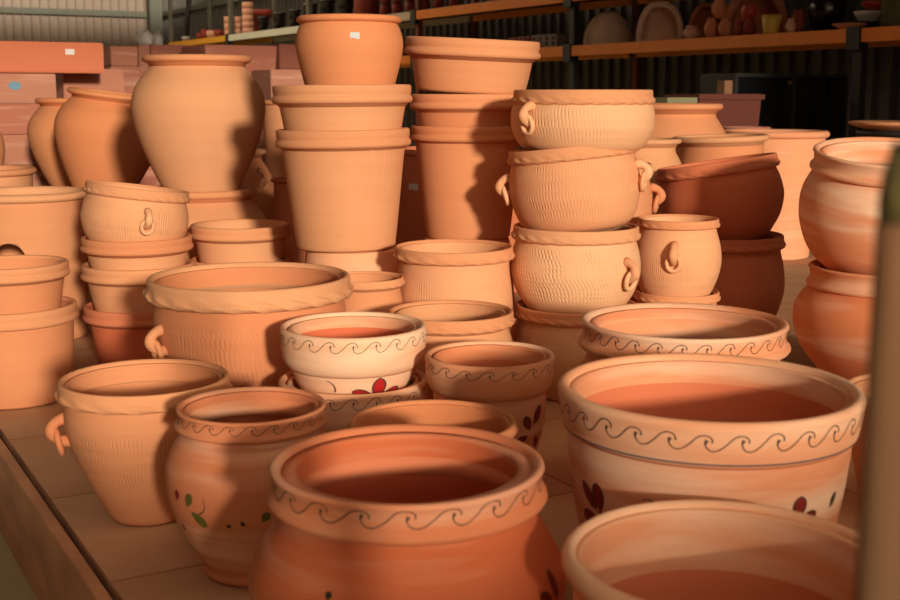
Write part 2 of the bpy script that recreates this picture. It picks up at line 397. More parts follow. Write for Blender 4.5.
def build_pot(root, R, h, body='classic', rim='classic', mat=None, rimmat=None, seg=96, th=.055, ropen=26, wave=None,
              comb=None, deco=None, phase=0, foot=True, handles=(), hs=1.0, rimseg=None, wavelw=.0035, bare=None):
    mat = mat or M_plain; rimmat = rimmat or mat
    rs = RIMS[rim]; depth = -min(p[1] for p in rs)
    ctrl = [(r*R, z*h) for r, z in BODY[body]]
    ztop = h - .045*R
    outer = [p for p in catmull(ctrl, 7) if p[1] < ztop - .001] + [(ctrl[-1][0], ztop)]
    rf = rfun(outer)
    t = th*R
    inner = []
    for r, z in reversed(outer):
        if z > t*1.3: inner.append((max(.02, r - t), z))
    inner.append((inner[-1][0]*.96, t*1.05)); inner.append((inner[-1][0]*.5, t))
    inner.append((0, t))
    prof = [(0, .004), (outer[0][0]*.85, .004), (outer[0][0]*.95, 0), (outer[0][0], .006)] + [p for p in outer if p[1] > .008] + inner
    bm = bmesh.new()
    rings = lathe(bm, prof, seg)
    mats = [mat]
    if deco: mats += deco[1]
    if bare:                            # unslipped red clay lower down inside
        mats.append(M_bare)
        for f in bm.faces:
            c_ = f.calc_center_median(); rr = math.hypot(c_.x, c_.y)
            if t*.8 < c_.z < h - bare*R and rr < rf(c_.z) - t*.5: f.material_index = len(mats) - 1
    if deco: deco[0](bm, rf, R, h)
    me_o = link('body', bm, mats, root, recalc=True)
    if comb:
        at_ = me_o.data.attributes.new('comb', 'FLOAT', 'POINT')
        z0, z1 = comb[0]*h, comb[1]*h
        vals = []
        for v in me_o.data.vertices:
            rr = math.hypot(v.co.x, v.co.y); z = v.co.z
            k = max(0, min(1, (z - z0)/(.05*h))) * max(0, min(1, (z1 - z)/(.05*h)))
            if rr < rf(z) - t*.5: k = 0
            vals.append(k)
        at_.data.foreach_set('value', vals)
    # rim
    bm = bmesh.new()
    mod = rope_mod(R, h, ropen) if rim == 'rope' else None
    rsec = [(r*R, h + z*R) for r, z in rs]
    # push the outer wall out of the way of a body wider than the ring
    lathe(bm, rsec, rimseg or (seg*3 if rim == 'rope' else seg), closed=True, mod=mod)
    rm = [rimmat, M_black, M_blue]
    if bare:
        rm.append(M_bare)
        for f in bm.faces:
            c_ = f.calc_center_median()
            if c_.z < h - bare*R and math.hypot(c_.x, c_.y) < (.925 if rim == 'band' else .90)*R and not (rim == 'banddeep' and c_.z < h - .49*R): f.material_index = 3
    if wave:
        rout = [(r*R, h+z*R) for r, z in rs if r > .93][::-1]
        rfr = rfun(rout)
        wave_band(bm, rfr, R, h + wave[1]*R, h + wave[2]*R, wave[0], 1, wavelw, phase)
        if len(wave) > 3:
            zz = h + wave[3]*R
            ribbon(bm, rfr, [(2*PI*k/96, zz) for k in range(97)], [.003]*97, 2, R)
    link('rim', bm, rm, root)
    for hth, hz in handles:
        ring_handle(root, R, rf, hth, hz*h, hs, mat)
    return rf

def cam_angle(x, y): return math.atan2(-y, -x)
def rim_centre(px, py, wpx, Y):
    """py is the highest point of the rim: its far side below eye level, its near side above"""
    R = wpx*.5*scl(py, Y); Yr = Y + (.93*R if py > 95 else -.93*R)
    z = zat(py, Yr)
    return Vector((at(px, py + (6 if py > 95 else 0), Y).x, Y, z))
def pot(px, py, wpx, Y, h, label, body='classic', rim='classic', base=None, tilt=None, name='flower_pot', cat='pot', group=None, handles=(), **kw):
    """rim centre seen at px,py, rim wpx wide; h None = stands on the platform"""
    c = rim_centre(px, py, wpx, Y); R = wpx*.5*scl(py, Y)
    if base is not None: h = c.z - base
    elif h is None: h = c.z
    bz = c.z - h
    root = empty(name, (c.x, c.y, bz), label, cat, group)
    fr = cam_angle(c.x, c.y)
    # handles given as degrees to the right of the camera side
    hd = [(fr + math.radians(a), z) for a, z in handles]
    if 'phase' not in kw: kw['phase'] = fr
    kw['phase'] = kw['phase']
    rf = build_pot(root, R, h, body, rim, handles=hd, **kw)
    if tilt:    # lean about the view direction (deg, + = right side down) and towards camera
        # rotate about the rim centre so the rim stays where it is seen
        rot = Matrix.Rotation(math.radians(tilt[0]), 4, 'Y') @ Matrix.Rotation(math.radians(tilt[1]), 4, 'X')
        piv = Vector((c.x, c.y, c.z))
        m = Matrix.Translation(piv) @ rot @ Matrix.Translation(Vector((0, 0, -h)))
        root.matrix_world = m
        root.location = m.to_translation(); root.rotation_euler = m.to_euler()
    root['_R'] = R
    del root['_R']
    return root, fr, R, h, rf
def sticker(root, rf, R, th, z, w, hgt, mat=None, name='sticker'):
    bm = bmesh.new(); g = []
    for i in range(7):
        a = th + (i/6 - .5)*w/R
        g.append([bm.verts.new((q[0], q[1], q[2])) for q in (on_surf(rf, R, a, z - hgt/2 + .1*hgt*math.sin(i), .0012), on_surf(rf, R, a, z + hgt/2, .0012))])
    for a, b in zip(g, g[1:]): bm.faces.new((a[0], b[0], b[1], a[1]))
    o = link(name, bm, mat or M_white, root); return o

# ------------------------------------------------------------------ the setting
ZF = -.28
bm = bmesh.new(); box(bm, 0, 0, -.05, 40, 18, .1)
o = structure(link('floor', bm, M_conc, smooth=False, loc=uv(13, 0, ZF), rot=(0, 0, ROT + PI/2)))
# the tiled platform: local x along v, local y along u
PU0, PU1, PV0, PV1 = .48, 9.6, .545, 7.0
bm = bmesh.new(); box(bm, (PV1-PV0)/2, (PU1-PU0)/2, -.141, PV1-PV0, PU1-PU0, .278)
o = structure(link('floor_platform', bm, M_tile, smooth=False, loc=uv(PU0, PV0, 0) + Vector((0, 0, -.0)), rot=(0, 0, ROT)))
for v in o.data.vertices: pass
bm = bmesh.new(); box(bm, -.022, (PU1-PU0)/2, -.146, .03, PU1-PU0, .268, bevel=.004)
structure(link('trim_1', bm, M_edge, smooth=False, loc=uv(PU0, PV0, 0), rot=(0, 0, ROT)))

def corrugated(name, length, z0, z1, mat, loc, rz, period=.21, dep=.05):
    bm = bmesh.new(); x = 0; pts = []
    while x < length:
        for fx, d in ((0, 0), (.70, 0), (.78, dep), (.92, dep), (1.0, 0)):
            if fx < 1: pts.append((x + fx*period, d))
        x += period
    A = [bm.verts.new((px_, d, z0)) for px_, d in pts]; B = [bm.verts.new((px_, d, z1)) for px_, d in pts]
    A2 = [bm.verts.new((pts[0][0], -.05, z0)), bm.verts.new((pts[-1][0], -.05, z0))]
    B2 = [bm.verts.new((pts[0][0], -.05, z1)), bm.verts.new((pts[-1][0], -.05, z1))]
    for i in range(len(A)-1): bm.faces.new((A[i], A[i+1], B[i+1], B[i]))
    bm.faces.new((A2[0], A2[1], B2[1], B2[0]))
    bm.faces.new((A[0], B[0], B2[0], A2[0])); bm.faces.new((A[-1], B[-1], B2[1], A2[1]))
    return structure(link(name, bm, mat, smooth=False, loc=loc, rot=(0, 0, rz)))
UF, VW = 30.5, 8.9
ZC = 5.2
AU = math.atan2(U.y, U.x)
corrugated('wall_right', UF + 6, ZF, ZC, M_sheet_shaded, uv(-6, VW), AU)
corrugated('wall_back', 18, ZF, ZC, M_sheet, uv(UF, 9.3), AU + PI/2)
def ubox(name, u0, u1, v0, v1, z0, z1, mat, parent=None, bevel=0):
    """box along the building axes"""
    return boxo(name, uv((u0+u1)/2, (v0+v1)/2, (z0+z1)/2), (v1-v0, u1-u0, z1-z0), mat, parent, rz=ROT, bevel=bevel)
structure(ubox('wall_left_shade', -6, UF, -8.7, -8.5, ZF, ZC, M_sheet_shaded))  # unseen wall added to keep side light off the rack wall
structure(ubox('ceiling_shade', -6, -.2, -8.7, 9.4, ZC, ZC + .1, M_ceil))  # unseen roof added to darken the rack side
structure(ubox('ceiling_shade', -.2, .8, 5.0, 9.4, ZC, ZC + .1, M_ceil))
structure(ubox('ceiling_shade', -.2, .8, -8.7, -4, ZC, ZC + .1, M_ceil))  # added roof leaves a slot here for fill light over the pots
structure(ubox('ceiling_shade', .8, 16.5, -8.7, 9.4, ZC, ZC + .1, M_ceil))
structure(ubox('ceiling_shade', 24.5, UF+.3, -8.7, 9.4, ZC, ZC + .1, M_ceil))  # added roof leaves a gap before this to light the far wall
# unseen wall added behind the camera, opening shaped to shade front pots and rack
SHADE_LO, SHADE_HI = 1.31, 3.75
UD = -3.6
structure(ubox('wall_front_shade', UD-.2, UD, -8.5, 9.2, ZF, SHADE_LO, M_shade_wall))
structure(ubox('wall_front_shade', UD-.2, UD, -8.5, 9.2, SHADE_HI, ZC, M_shade_wall))
structure(ubox('wall_front_shade', UD-.2, UD, 5.2, 9.2, SHADE_LO, SHADE_HI, M_shade_wall))
structure(ubox('wall_front_shade', UD-.2, UD, -8.5, -5.5, SHADE_LO, SHADE_HI, M_shade_wall))
# steel: girts on the far wall and the side wall, corner column, leaning brace
for z in (.9, 2.97, 4.4):
    structure(ubox('trim_2', UF-.16, UF-.06, -8.5, 8.8, z-.07, z+.07, M_steelgreen))
    structure(ubox('trim_3', 19, UF, VW-.12, VW-.06, z-.05, z+.05, M_steelgreen))
structure(ubox('trim_4', UF-.5, UF-.2, VW-.42, VW-.12, ZF, ZC, M_steelgreen))
bm = bmesh.new(); tube(bm, [uv(26.9, 8.3, 1.2), uv(26.2, 8.3, 3.4)], .05, 8)
structure(link('trim_5', bm, M_dark))

# ------------------------------------------------------------------ pots
def deco_px(px, py, wpx, Y, h, items):
    c = rim_centre(px, py, wpx, Y); R = wpx*.5*scl(py, Y); base = c.z - (h if h is not None else c.z)
    fr = cam_angle(c.x, c.y)
    def fn(bm, rf, R_, h_):
        for it in items:
            x, y, kind, ang, ln, wd = it[:6]
            k = scl(y, Y - R); D = math.hypot(c.x, c.y); azc = math.atan2(c.x, c.y)
            q = (x - 450)/ray(x, y)[1]; dl = math.atan(q) - azc
            z = h_*.5
            for _ in range(8):
                r = rf(z); s = max(-.985, min(.985, D*math.sin(dl)/r)); a = math.asin(s) - dl
                Ys = c.y + r*math.sin(fr + a)
                z = max(.01, min(h_*.97, zat(y, Ys) - base))
            th = fr + a
            mat = {'r': 1, 'R': 2, 'g': 3, 'G': 4, 'k': 5}[kind[0]]
            if kind[-1] == '~':      # painted stroke
                pts = [(th + (ln*k*math.cos(math.radians(ang + q*60)) * q)/r, z + ln*k*math.sin(math.radians(ang + q*60))*q) for q in [i/8 for i in range(9)]]
                ribbon(bm, rf, pts, [wd*k*(1-.6*i/8) for i in range(9)], 5, r)
            else:
                petal(bm, rf, r, th, z, math.radians(ang), ln*k, wd*k, mat, outline=5 if kind[-1] == 'o' else None)
    return (fn, [M_red, M_dred, M_green, M_dgreen, M_black])
def P(px, py, w, Y, label, body='classic', rim='classic', h=None, deco=None, **k):
    if deco:
        hh = h if h is not None else (rim_centre(px, py, w, Y).z - k['base'] if k.get('base') is not None else None)
        k['deco'] = deco_px(px, py, w, Y, hh, deco)
    return pot(px, py, w, Y, h, label, body, rim, **k)

# --- front cluster
P(144, 359, 172, 2.78, 'round terracotta pot with twisted rope rim and ring handle, front left beside the platform edge', 'a1', 'rope',
  mat=M_combf, rimmat=M_plain, comb=(.30, .74), handles=[(-88, .66)], hs=.92, ropen=17, th=.05)
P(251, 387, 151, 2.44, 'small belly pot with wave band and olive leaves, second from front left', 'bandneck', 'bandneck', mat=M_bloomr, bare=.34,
  wave=(22, -.17, -.045), wavelw=.0019,
  deco=[(187, 507, 'g', 66, 17, 10), (177, 500, 'R', 75, 12, 9), (191, 511, 'g', -38, 24, 11), (199, 514, 'k~', 8, 18, 1.5), (226, 527, 'G', 15, 6, 4), (245, 527, 'G', 120, 7, 4), (262, 522, 'g', 55, 12, 9), (181, 522, 'R', -60, 10, 6)])
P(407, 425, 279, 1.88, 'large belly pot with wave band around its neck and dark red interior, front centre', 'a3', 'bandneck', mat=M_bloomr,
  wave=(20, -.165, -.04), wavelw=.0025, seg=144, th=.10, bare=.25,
  deco=[(557, 600, 'Ro', 97, 34, 12), (552, 601, 'Ro', 150, 26, 12), (327, 600, 'G', 80, 8, 8), (323, 606, 'Ro', 200, 30, 14)])
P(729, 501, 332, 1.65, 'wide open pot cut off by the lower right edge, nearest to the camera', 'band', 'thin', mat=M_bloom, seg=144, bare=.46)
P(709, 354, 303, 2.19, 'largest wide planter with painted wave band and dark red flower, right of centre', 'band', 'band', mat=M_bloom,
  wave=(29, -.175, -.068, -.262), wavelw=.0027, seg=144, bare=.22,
  deco=[(601, 513, 'Ro', 94, 34, 18), (598, 512, 'Ro', 130, 38, 14), (604, 515, 'Ro', 4, 44, 15), (597, 517, 'Ro', 195, 28, 16), (600, 520, 'Ro', 262, 30, 16), (601, 516, 'k', 90, 6, 6),
        (797, 520, 'Ro', 88, 26, 16), (829, 508, 'Go', 68, 18, 7), (655, 505, 'k~', 110, 14, 2.5), (797, 524, 'Ro', 160, 26, 12), (797, 524, 'Ro', 20, 26, 12)])
P(433, 400, 171, 2.4, 'plain round terracotta pot behind the front centre pot', 'band', 'thin', mat=M_warm)
P(353, 362, 149, 3.0, 'pale wave-banded pot holding another pot, lower of the white-slipped pair', 'band2', 'banddeep', mat=M_bloomw, wave=(21, -.20, -.055), wavelw=.0020)
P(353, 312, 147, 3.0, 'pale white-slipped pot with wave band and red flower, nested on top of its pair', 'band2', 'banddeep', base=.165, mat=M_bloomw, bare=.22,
  wave=(21, -.20, -.055), wavelw=.0020,
  deco=[(377, 399, 'ro', 91, 24, 13), (374, 398, 'ro', 158, 24, 10), (380, 398, 'ro', 24, 22, 10), (404, 391, 'go', 62, 15, 9), (335, 392, 'k~', 60, 14, 2),
        (292, 386, 'Go', 80, 14, 5), (410, 377, 'k~', 0, 10, 2)])
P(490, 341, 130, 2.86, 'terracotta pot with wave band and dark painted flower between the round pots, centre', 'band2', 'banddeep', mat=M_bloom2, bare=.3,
  wave=(18, -.21, -.07), wavelw=.0020,
  deco=[(533, 425, 'Ro', 60, 22, 10), (530, 430, 'Ro', 120, 18, 9), (534, 436, 'R', -50, 18, 9), (528, 436, 'R', 200, 16, 9)])
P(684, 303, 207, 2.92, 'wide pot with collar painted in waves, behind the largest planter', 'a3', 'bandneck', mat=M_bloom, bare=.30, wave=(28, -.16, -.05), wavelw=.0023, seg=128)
P(451, 300, 129, 3.33, 'terracotta pot with pinched rope rim, centre, behind the wave-banded pots', 'squat', 'rope', mat=M_plain, ropen=24)
P(249, 262, 207, 3.4, 'biggest rope-rimmed pot with ring handle and combed sides, centre left', 'a1', 'rope', mat=M_combf, rimmat=M_plain, comb=(.35, .78),
  handles=[(-63, .68)], hs=1.0, ropen=22, th=.04, seg=128)
P(454, 239, 122, 3.875, 'rope-rimmed terracotta pot with ribbed body in front of the tall flowerpot stack', 'belly', 'rope', mat=M_comb, rimmat=M_plain, comb=(.1, .86), ropen=20)
P(365, 271, 80, 3.72, 'small rope-rimmed pot peeping out right of the biggest rope-rimmed pot', 'squat', 'rope', mat=M_plain, ropen=22)

# --- left stacks
G = 'stacked flowerpots at the left edge'
P(10, 294, 130, 3.92, 'flowerpot at the left edge, lower of the two', 'bucket', 'classic', group=G, mat=M_plain)
P(10, 255, 114, 3.92, 'flowerpot at the left edge, nested in the lower one', 'straight', 'classic', base=.20, group=G, mat=M_plain)
r_, fr_, R_, h_, rf_ = P(24, 186, 128, 4.95, 'large planter with round hole in its side behind the left edge stack', 'bucket', 'roll', mat=M_plain)
def cut_hole(root, th, z, r):
    bo = [c for c in root.children if c.name.startswith('body')][0]
    bm = bmesh.new(); bmesh.ops.create_cone(bm, cap_ends=True, segments=40, radius1=r, radius2=r, depth=.3,
        matrix=Matrix.Rotation(th, 4, 'Z') @ Matrix.Translation((.25, 0, z)) @ Matrix.Rotation(PI/2, 4, 'Y'))
    me = bpy.data.meshes.new('cut'); bm.to_mesh(me); bm.free(); cu = bpy.data.objects.new('cut', me); COL.objects.link(cu)
    cu.matrix_world = root.matrix_basis
    md = bo.modifiers.new('hole', 'BOOLEAN'); md.object = cu; md.operation = 'DIFFERENCE'; md.solver = 'EXACT'
    bpy.context.view_layer.update(); dg = bpy.context.evaluated_depsgraph_get()
    nm = bpy.data.meshes.new_from_object(bo.evaluated_get(dg)); bo.modifiers.clear(); bo.data = nm
    bpy.data.objects.remove(cu)
cut_hole(r_, fr_ + math.asin(max(-.9, (7-24)/58)), zat(259, 4.72), .062)
P(-20, 165, 108, 5.45, 'terracotta bowl rim behind the large planter with the hole, at the left edge', 'bowl', 'roll', mat=M_plain)
P(-36, 112, 60, 5.9, 'round jar half outside the left edge, above the bowl', 'jar', 'roll', base=.42, mat=M_plain)
P(-36, 200, 70, 5.9, 'jar carrying the round jar at the left edge', 'jar', 'roll', mat=M_plain)
G = 'stack of pots left of the big jar'
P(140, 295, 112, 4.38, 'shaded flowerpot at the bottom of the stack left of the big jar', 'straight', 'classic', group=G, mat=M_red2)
P(138, 256, 112, 4.38, 'double-rimmed pot third from the top of the stack left of the big jar', 'classic', 'classic', base=.09, group=G)
P(137, 230, 110, 4.38, 'double-rimmed pot second from the top of the stack left of the big jar', 'classic', 'classic', base=.19, group=G)
P(138, 183, 104, 4.38, 'tilted combed pot with ring handle on top of the stack left of the big jar', 'bellyw', 'rope', base=.42, group=G, ropen=26,
  mat=M_comb, rimmat=M_plain, comb=(.15, .8), tilt=(7, -3), handles=[(12, .60)], hs=.85)
# big jar on jar
P(197, 54, 108, 5.12, 'big terracotta jar with wide belly standing high on another jar, upper left', 'jar', 'roll', base=.55, mat=M_plain, name='jar', cat='jar', seg=128)
r_, fr_, R_, h_, rf_ = P(199, 184, 114, 5.12, 'lower jar whose neck and shoulder show under the big jar', 'jar', 'roll', mat=M_plain, name='jar', cat='jar')
sticker(r_, rf_, R_, fr_ + .42, h_*.74, .05, .012)
P(240, 219, 100, 4.6, 'small flowerpot with double rim right of the combed pot stack', 'straight', 'classic', base=.25, mat=M_plain)
P(240, 252, 100, 4.6, 'flowerpot underneath the small double-rimmed flowerpot', 'straight', 'classic', mat=M_plain)

# --- tall stack, centre left
YE = 4.15
zB = zat(247, YE)
def inverted(px, Y, ztop, R, label, group=None, mat=M_plain):
    c = at(px, 95, Y); root = empty('flower_pot', (c.x, Y, 0), label, 'pot', group, )
    build_pot(root, R, ztop, 'straight', 'classic', mat=mat)
    root.location.z = ztop; root.rotation_euler = (PI, 0, 0)
    return root
inverted(349, YE, zB, .215, 'upturned flowerpot carrying the tall centre left stack', mat=M_pale)
r_, fr_, R_, h_, rf_ = P(343, 127, 136, YE, 'tall smooth flowerpot with pale drip mark, in the middle of the centre left stack', 'straight', 'classic', base=zB, mat=M_plain, tilt=(-.8, 0))
bm = bmesh.new()
for a, w0, z0, z1 in ((.44, .009, .30, .98), (.70, .004, .5, .95)):
    ribbon(bm, rf_, [(fr_ + a + .004*math.sin(i), h_*(z1 + (z0-z1)*i/20)*.9) for i in range(21)], [w0*(1 - .5*i/20) for i in range(21)], 0, R_)
dr = link('drip_mark', bm, simple('pale_drip', (226, 150, 118), .7, noise=.1, scale=30), r_); dr['label'] = 'pale vertical drip mark'
P(342, 84.5, 141, YE, 'wide flowerpot nested in the tall smooth one of the centre left stack', 'drumn', 'classic', base=rim_centre(343, 127, 136, YE).z - .09, mat=M_plain, th=.04, tilt=(-.5, 0))
r_, fr_, R_, h_, rf_ = P(349, 13.5, 105, YE, 'round jar with white sticker crowning the tall centre left stack', 'jarlow', 'roll', base=.97, mat=M_warm, name='jar', cat='jar')
sticker(r_, rf_, R_, fr_ + .10, h_*.76, .030, .020, M_label)
# --- tall stack, centre
YF = 4.4
zC = zat(237, YF)
inverted(467, YF, zC, .215, 'upturned flowerpot under the tall stack right of the centre', mat=M_pale)
P(468, 124, 116, YF, 'tall flowerpot at the bottom of the three nested ones, right of centre', 'straight', 'classic', base=zC, mat=M_plain, th=.04)
P(467, 94, 116, YF, 'flowerpot in the middle of the three nested ones, right of centre', 'drumn', 'classic', base=rim_centre(468, 124, 116, YF).z - .06, mat=M_plain, th=.04)
P(473, 36, 137, YF, 'tilted flowerpot on top of the three nested ones, right of centre', 'drum', 'classic', base=rim_centre(467, 94, 116, YF).z + .006, mat=M_plain, tilt=(2.6, 2))

# --- stack of ring-handled pots
YH = 3.96
G = 'stack of combed ring-handled pots right of centre'
P(577, 294, 126, YH, 'bottom pot of the ring-handled stack, ticked body, standing on the platform', 'belly', 'rope', mat=M_combs, rimmat=M_plain, comb=(.1, .82), group=G, ropen=24, th=.045)
P(576, 219, 129, YH, 'third pot down the ring-handled stack, ticked body, ring on its right side', 'bellyw', 'rope', base=.275, mat=M_combs, rimmat=M_plain, comb=(.2, .82), group=G, ropen=24,
  handles=[(50, .56)], hs=.95)
P(571, 143, 130, YH, 'second pot down the ring-handled stack, tilted, rings on both sides', 'round', 'rope', base=.555, mat=M_comb, rimmat=M_plain, comb=(.15, .84), group=G, ropen=26,
  tilt=(-6, -1.5), handles=[(-86, .60), (76, .62)], hs=.95)
P(583, 89.5, 143, YH, 'top pot of the ring-handled stack with a ring on its left side', 'round', 'rope', base=.81, mat=M_comb, rimmat=M_plain, comb=(.2, .84), group=G, ropen=26,
  handles=[(-44, .62)], hs=.95)
P(677, 284, 86, 4.2, 'rope-rimmed pot under the small ring-handled pot', 'belly', 'rope', mat=M_comb, rimmat=M_plain, comb=(.1, .8), ropen=22)
P(678, 214, 83, 4.2, 'small ring-handled pot right of the ring-handled stack', 'round2', 'rope', base=.27, mat=M_comb, rimmat=M_plain, comb=(.15, .6), ropen=22,
  handles=[(-4, .64)], hs=.95)
P(597, 160, 112, 4.55, 'ring-handled pot half hidden behind the ring-handled stack', 'bellyw', 'rope', base=.40, mat=M_plain, handles=[(80, .66)], hs=1.0)
P(597, 235, 112, 4.55, 'pot carrying the half hidden ring-handled pot', 'bellyw', 'rope', mat=M_plain)
G = 'two big rope-rimmed pots in shade'
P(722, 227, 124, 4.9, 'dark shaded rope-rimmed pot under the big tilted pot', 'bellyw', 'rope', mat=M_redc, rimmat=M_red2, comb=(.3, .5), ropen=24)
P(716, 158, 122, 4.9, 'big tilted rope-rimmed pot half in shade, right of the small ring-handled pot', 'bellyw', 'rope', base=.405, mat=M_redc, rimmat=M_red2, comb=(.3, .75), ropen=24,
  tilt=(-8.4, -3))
P(640, 137, 82, 5.5, 'jar with rolled lip just right of the top ring-handled pot', 'jar', 'roll', mat=M_plain, name='jar', cat='jar')
P(720, 134, 96, 5.95, 'round pot with rolled lip behind the big tilted pot', 'squat', 'roll', mat=M_plain, tilt=(-2, 0))
P(672, 103, 100, 6.7, 'tall jar with flat rolled lip in front of the brown planters', 'jar', 'roll', mat=M_plain, name='jar', cat='jar')
P(774, 129, 107, 7.5, 'tall straight planter farthest right at the back of the platform', 'straight', 'roll', mat=M_pale)
P(745, 126, 50, 8.15, 'dusky pot rim behind the tall straight planter', 'bowl', 'roll', mat=M_dusty)

# --- right stack and edge
P(891, 256, 160, 4.0, 'lower belly pot of the right hand pair behind the wooden post', 'bandneck', 'bandneck', mat=M_bloom2)
P(893, 148, 156, 4.0, 'upper white-streaked belly pot of the right hand pair behind the wooden post', 'rbelly', 'bandneck', base=.40, mat=M_bloom, tilt=(0, 9))
P(932, 372, 168, 2.75, 'terracotta pot mostly hidden behind the wooden post, lower right', 'band', 'thin', mat=M_plain)

# --- jars behind, left
G = None
P(76, 98, 78, 7.0, 'round jar behind and left of the tilted jar, far left', 'jar', 'roll', base=.42, mat=M_warm, name='jar', cat='jar')
P(76, 192, 80, 7.0, 'jar hidden under the round jar, far left', 'jar', 'roll', mat=M_dusty, name='jar', cat='jar')
P(111, 92, 84, 6.35, 'tilted round jar half in shade left of the big jar', 'jar', 'roll', base=.45, mat=M_warm, tilt=(7.5, 0), name='jar', cat='jar')
P(112, 195, 82, 6.35, 'jar hidden under the tilted round jar', 'jar', 'roll', mat=M_warm, name='jar', cat='jar')
P(228, 148, 76, 6.5, 'jar with a ring handle just right of the lower jar neck', 'jar', 'roll', mat=M_plain, handles=[(48, .80)], hs=1.1, name='jar', cat='jar')
P(296, 100, 72, 7.1, 'pot seen in the gap between the big jar and the tall centre left stack', 'straight', 'roll', mat=M_plain)
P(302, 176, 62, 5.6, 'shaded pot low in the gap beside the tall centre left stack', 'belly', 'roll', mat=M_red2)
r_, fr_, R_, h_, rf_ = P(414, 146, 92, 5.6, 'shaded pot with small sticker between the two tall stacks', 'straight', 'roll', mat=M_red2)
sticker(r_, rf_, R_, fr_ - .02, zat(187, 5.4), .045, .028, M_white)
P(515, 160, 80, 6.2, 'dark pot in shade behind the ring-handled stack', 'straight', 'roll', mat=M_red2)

# ------------------------------------------------------------------ rectangular planters
def trough(c, sx, sy, sz, label, mat, taper=.88, lip=True, rz=ROT, group=None, name='planter_box', flip=False, t=.025):
    """c = centre of the underside"""
    root = empty(name, c, label, 'planter', group, rot=(0, 0, rz))
    bm = bmesh.new()
    def ring(k, z, off=0): return [bm.verts.new((sx*.5*k*a - off*a, sy*.5*k*b - off*b, z)) for a, b in ((-1, -1), (1, -1), (1, 1), (-1, 1))]
    def fill(A, B):
        for i in range(4): bm.faces.new((A[i], A[(i+1) % 4], B[(i+1) % 4], B[i]))
    k0, k1 = (1, taper) if flip else (taper, 1)
    a = ring(k0, 0); b = ring(k1, sz)
    if flip:
        fill(a, b); bm.faces.new(b); c_ = ring(k0, 0, t); d = ring(k1, sz - t, t); fill(c_, d); bm.faces.new(d); fill(a, c_)
    else:
        bm.faces.new(a); fill(a, b); c_ = ring(k1, sz, t); d = ring(k0, t, t); fill(b, c_); fill(c_, d); bm.faces.new(d)
    bmesh.ops.recalc_face_normals(bm, faces=bm.faces)
    bmesh.ops.bevel(bm, geom=[e for e in bm.edges], offset=.006, segments=2, affect='EDGES')
    link('box', bm, mat, root, smooth=False)
    if lip:
        bm = bmesh.new(); w = .014; zz = .0 if flip else sz - .05
        o_ = [bm.verts.new((x*(sx*.5+w), y*(sy*.5+w), z)) for z in (zz, zz+.045) for x, y in ((-1, -1), (1, -1), (1, 1), (-1, 1))]
        i_ = [bm.verts.new((x*(sx*.5-.012), y*(sy*.5-.012), z)) for z in (zz, zz+.045) for x, y in ((-1, -1), (1, -1), (1, 1), (-1, 1))]
        for j in range(4):
            k = (j+1) % 4
            bm.faces.new((o_[j], o_[k], o_[4+k], o_[4+j])); bm.faces.new((i_[j], i_[4+j], i_[4+k], i_[k]))
            bm.faces.new((o_[4+j], o_[4+k], i_[4+k], i_[4+j])); bm.faces.new((o_[j], i_[j], i_[k], o_[k]))
        link('rim', bm, mat, root, smooth=False)
    return root
def tl(pxl, pxr, Y, top, bot):
    """left/right pixel at distance Y -> centre on the front face, width along V"""
    # front face runs along V through the point seen at pxl
    pl = at(pxl, 80, Y); q = (pxr - 450)/ray(pxr, 80)[1]
    # pl + V*w : x = q*y
    w = (q*pl.y - pl.x)/(V.x - q*V.y)
    return pl, w
def place_trough(pxl, pxr, Y, ztop, sz, depth, label, mat, **k):
    pl, w = tl(pxl, pxr, Y, 0, 0)
    c = pl + V*(w/2) + U*(depth/2); c.z = ztop - sz
    return trough(c, w, depth, sz, label, mat, **k), w
Yt = 7.3
ztA = zat(39.5, Yt); zA2 = zat(72.5, Yt)
rt, w_ = place_trough(-60, 105, Yt, ztA, ztA - zA2 - .004, .22, 'long bright orange planter box on top of the box pile, far left', M_troughm, taper=.995, lip=False)
sb = boxo('sticker', (w_/2 - .21, -.111, .13), (.055, .004, .035), M_white, rt)
G = 'dusty planter boxes in the far left pile'
hz = .198
lvl = zA2; k = 0
names = ['with the blue sticker, just under the orange box', 'second under the orange box', 'third under the orange box', 'fourth under the orange box', 'fifth under the orange box', 'lowest of the pile']
hgt = zA2/6
for i in range(6):
    rt, w_ = place_trough(-60, 56, Yt + .03, lvl, hgt - .003, .20, 'dusty pink planter box ' + names[i] + ', far left', M_troughd, taper=.995, lip=False, group=G)
    if i == 0:
        bm = bmesh.new(); bmesh.ops.create_cone(bm, cap_ends=True, segments=20, radius1=.034, radius2=.034, depth=.004, matrix=Matrix.Rotation(PI/2, 4, 'X') @ Matrix.Diagonal((1.1, .8, 1, 1)))
        link('sticker', bm, M_bluest, rt, loc=(w_/2 - .25, -.101, .11), smooth=False)
    lvl -= hgt
# the lipped pair beside it
zr = zat(68.5, 8.0)
place_trough(57, 133, 7.95, zr, zr, .36, 'tall upturned planter tapering upwards, right of the box pile', M_troughd, taper=.78, lip=False, flip=True)
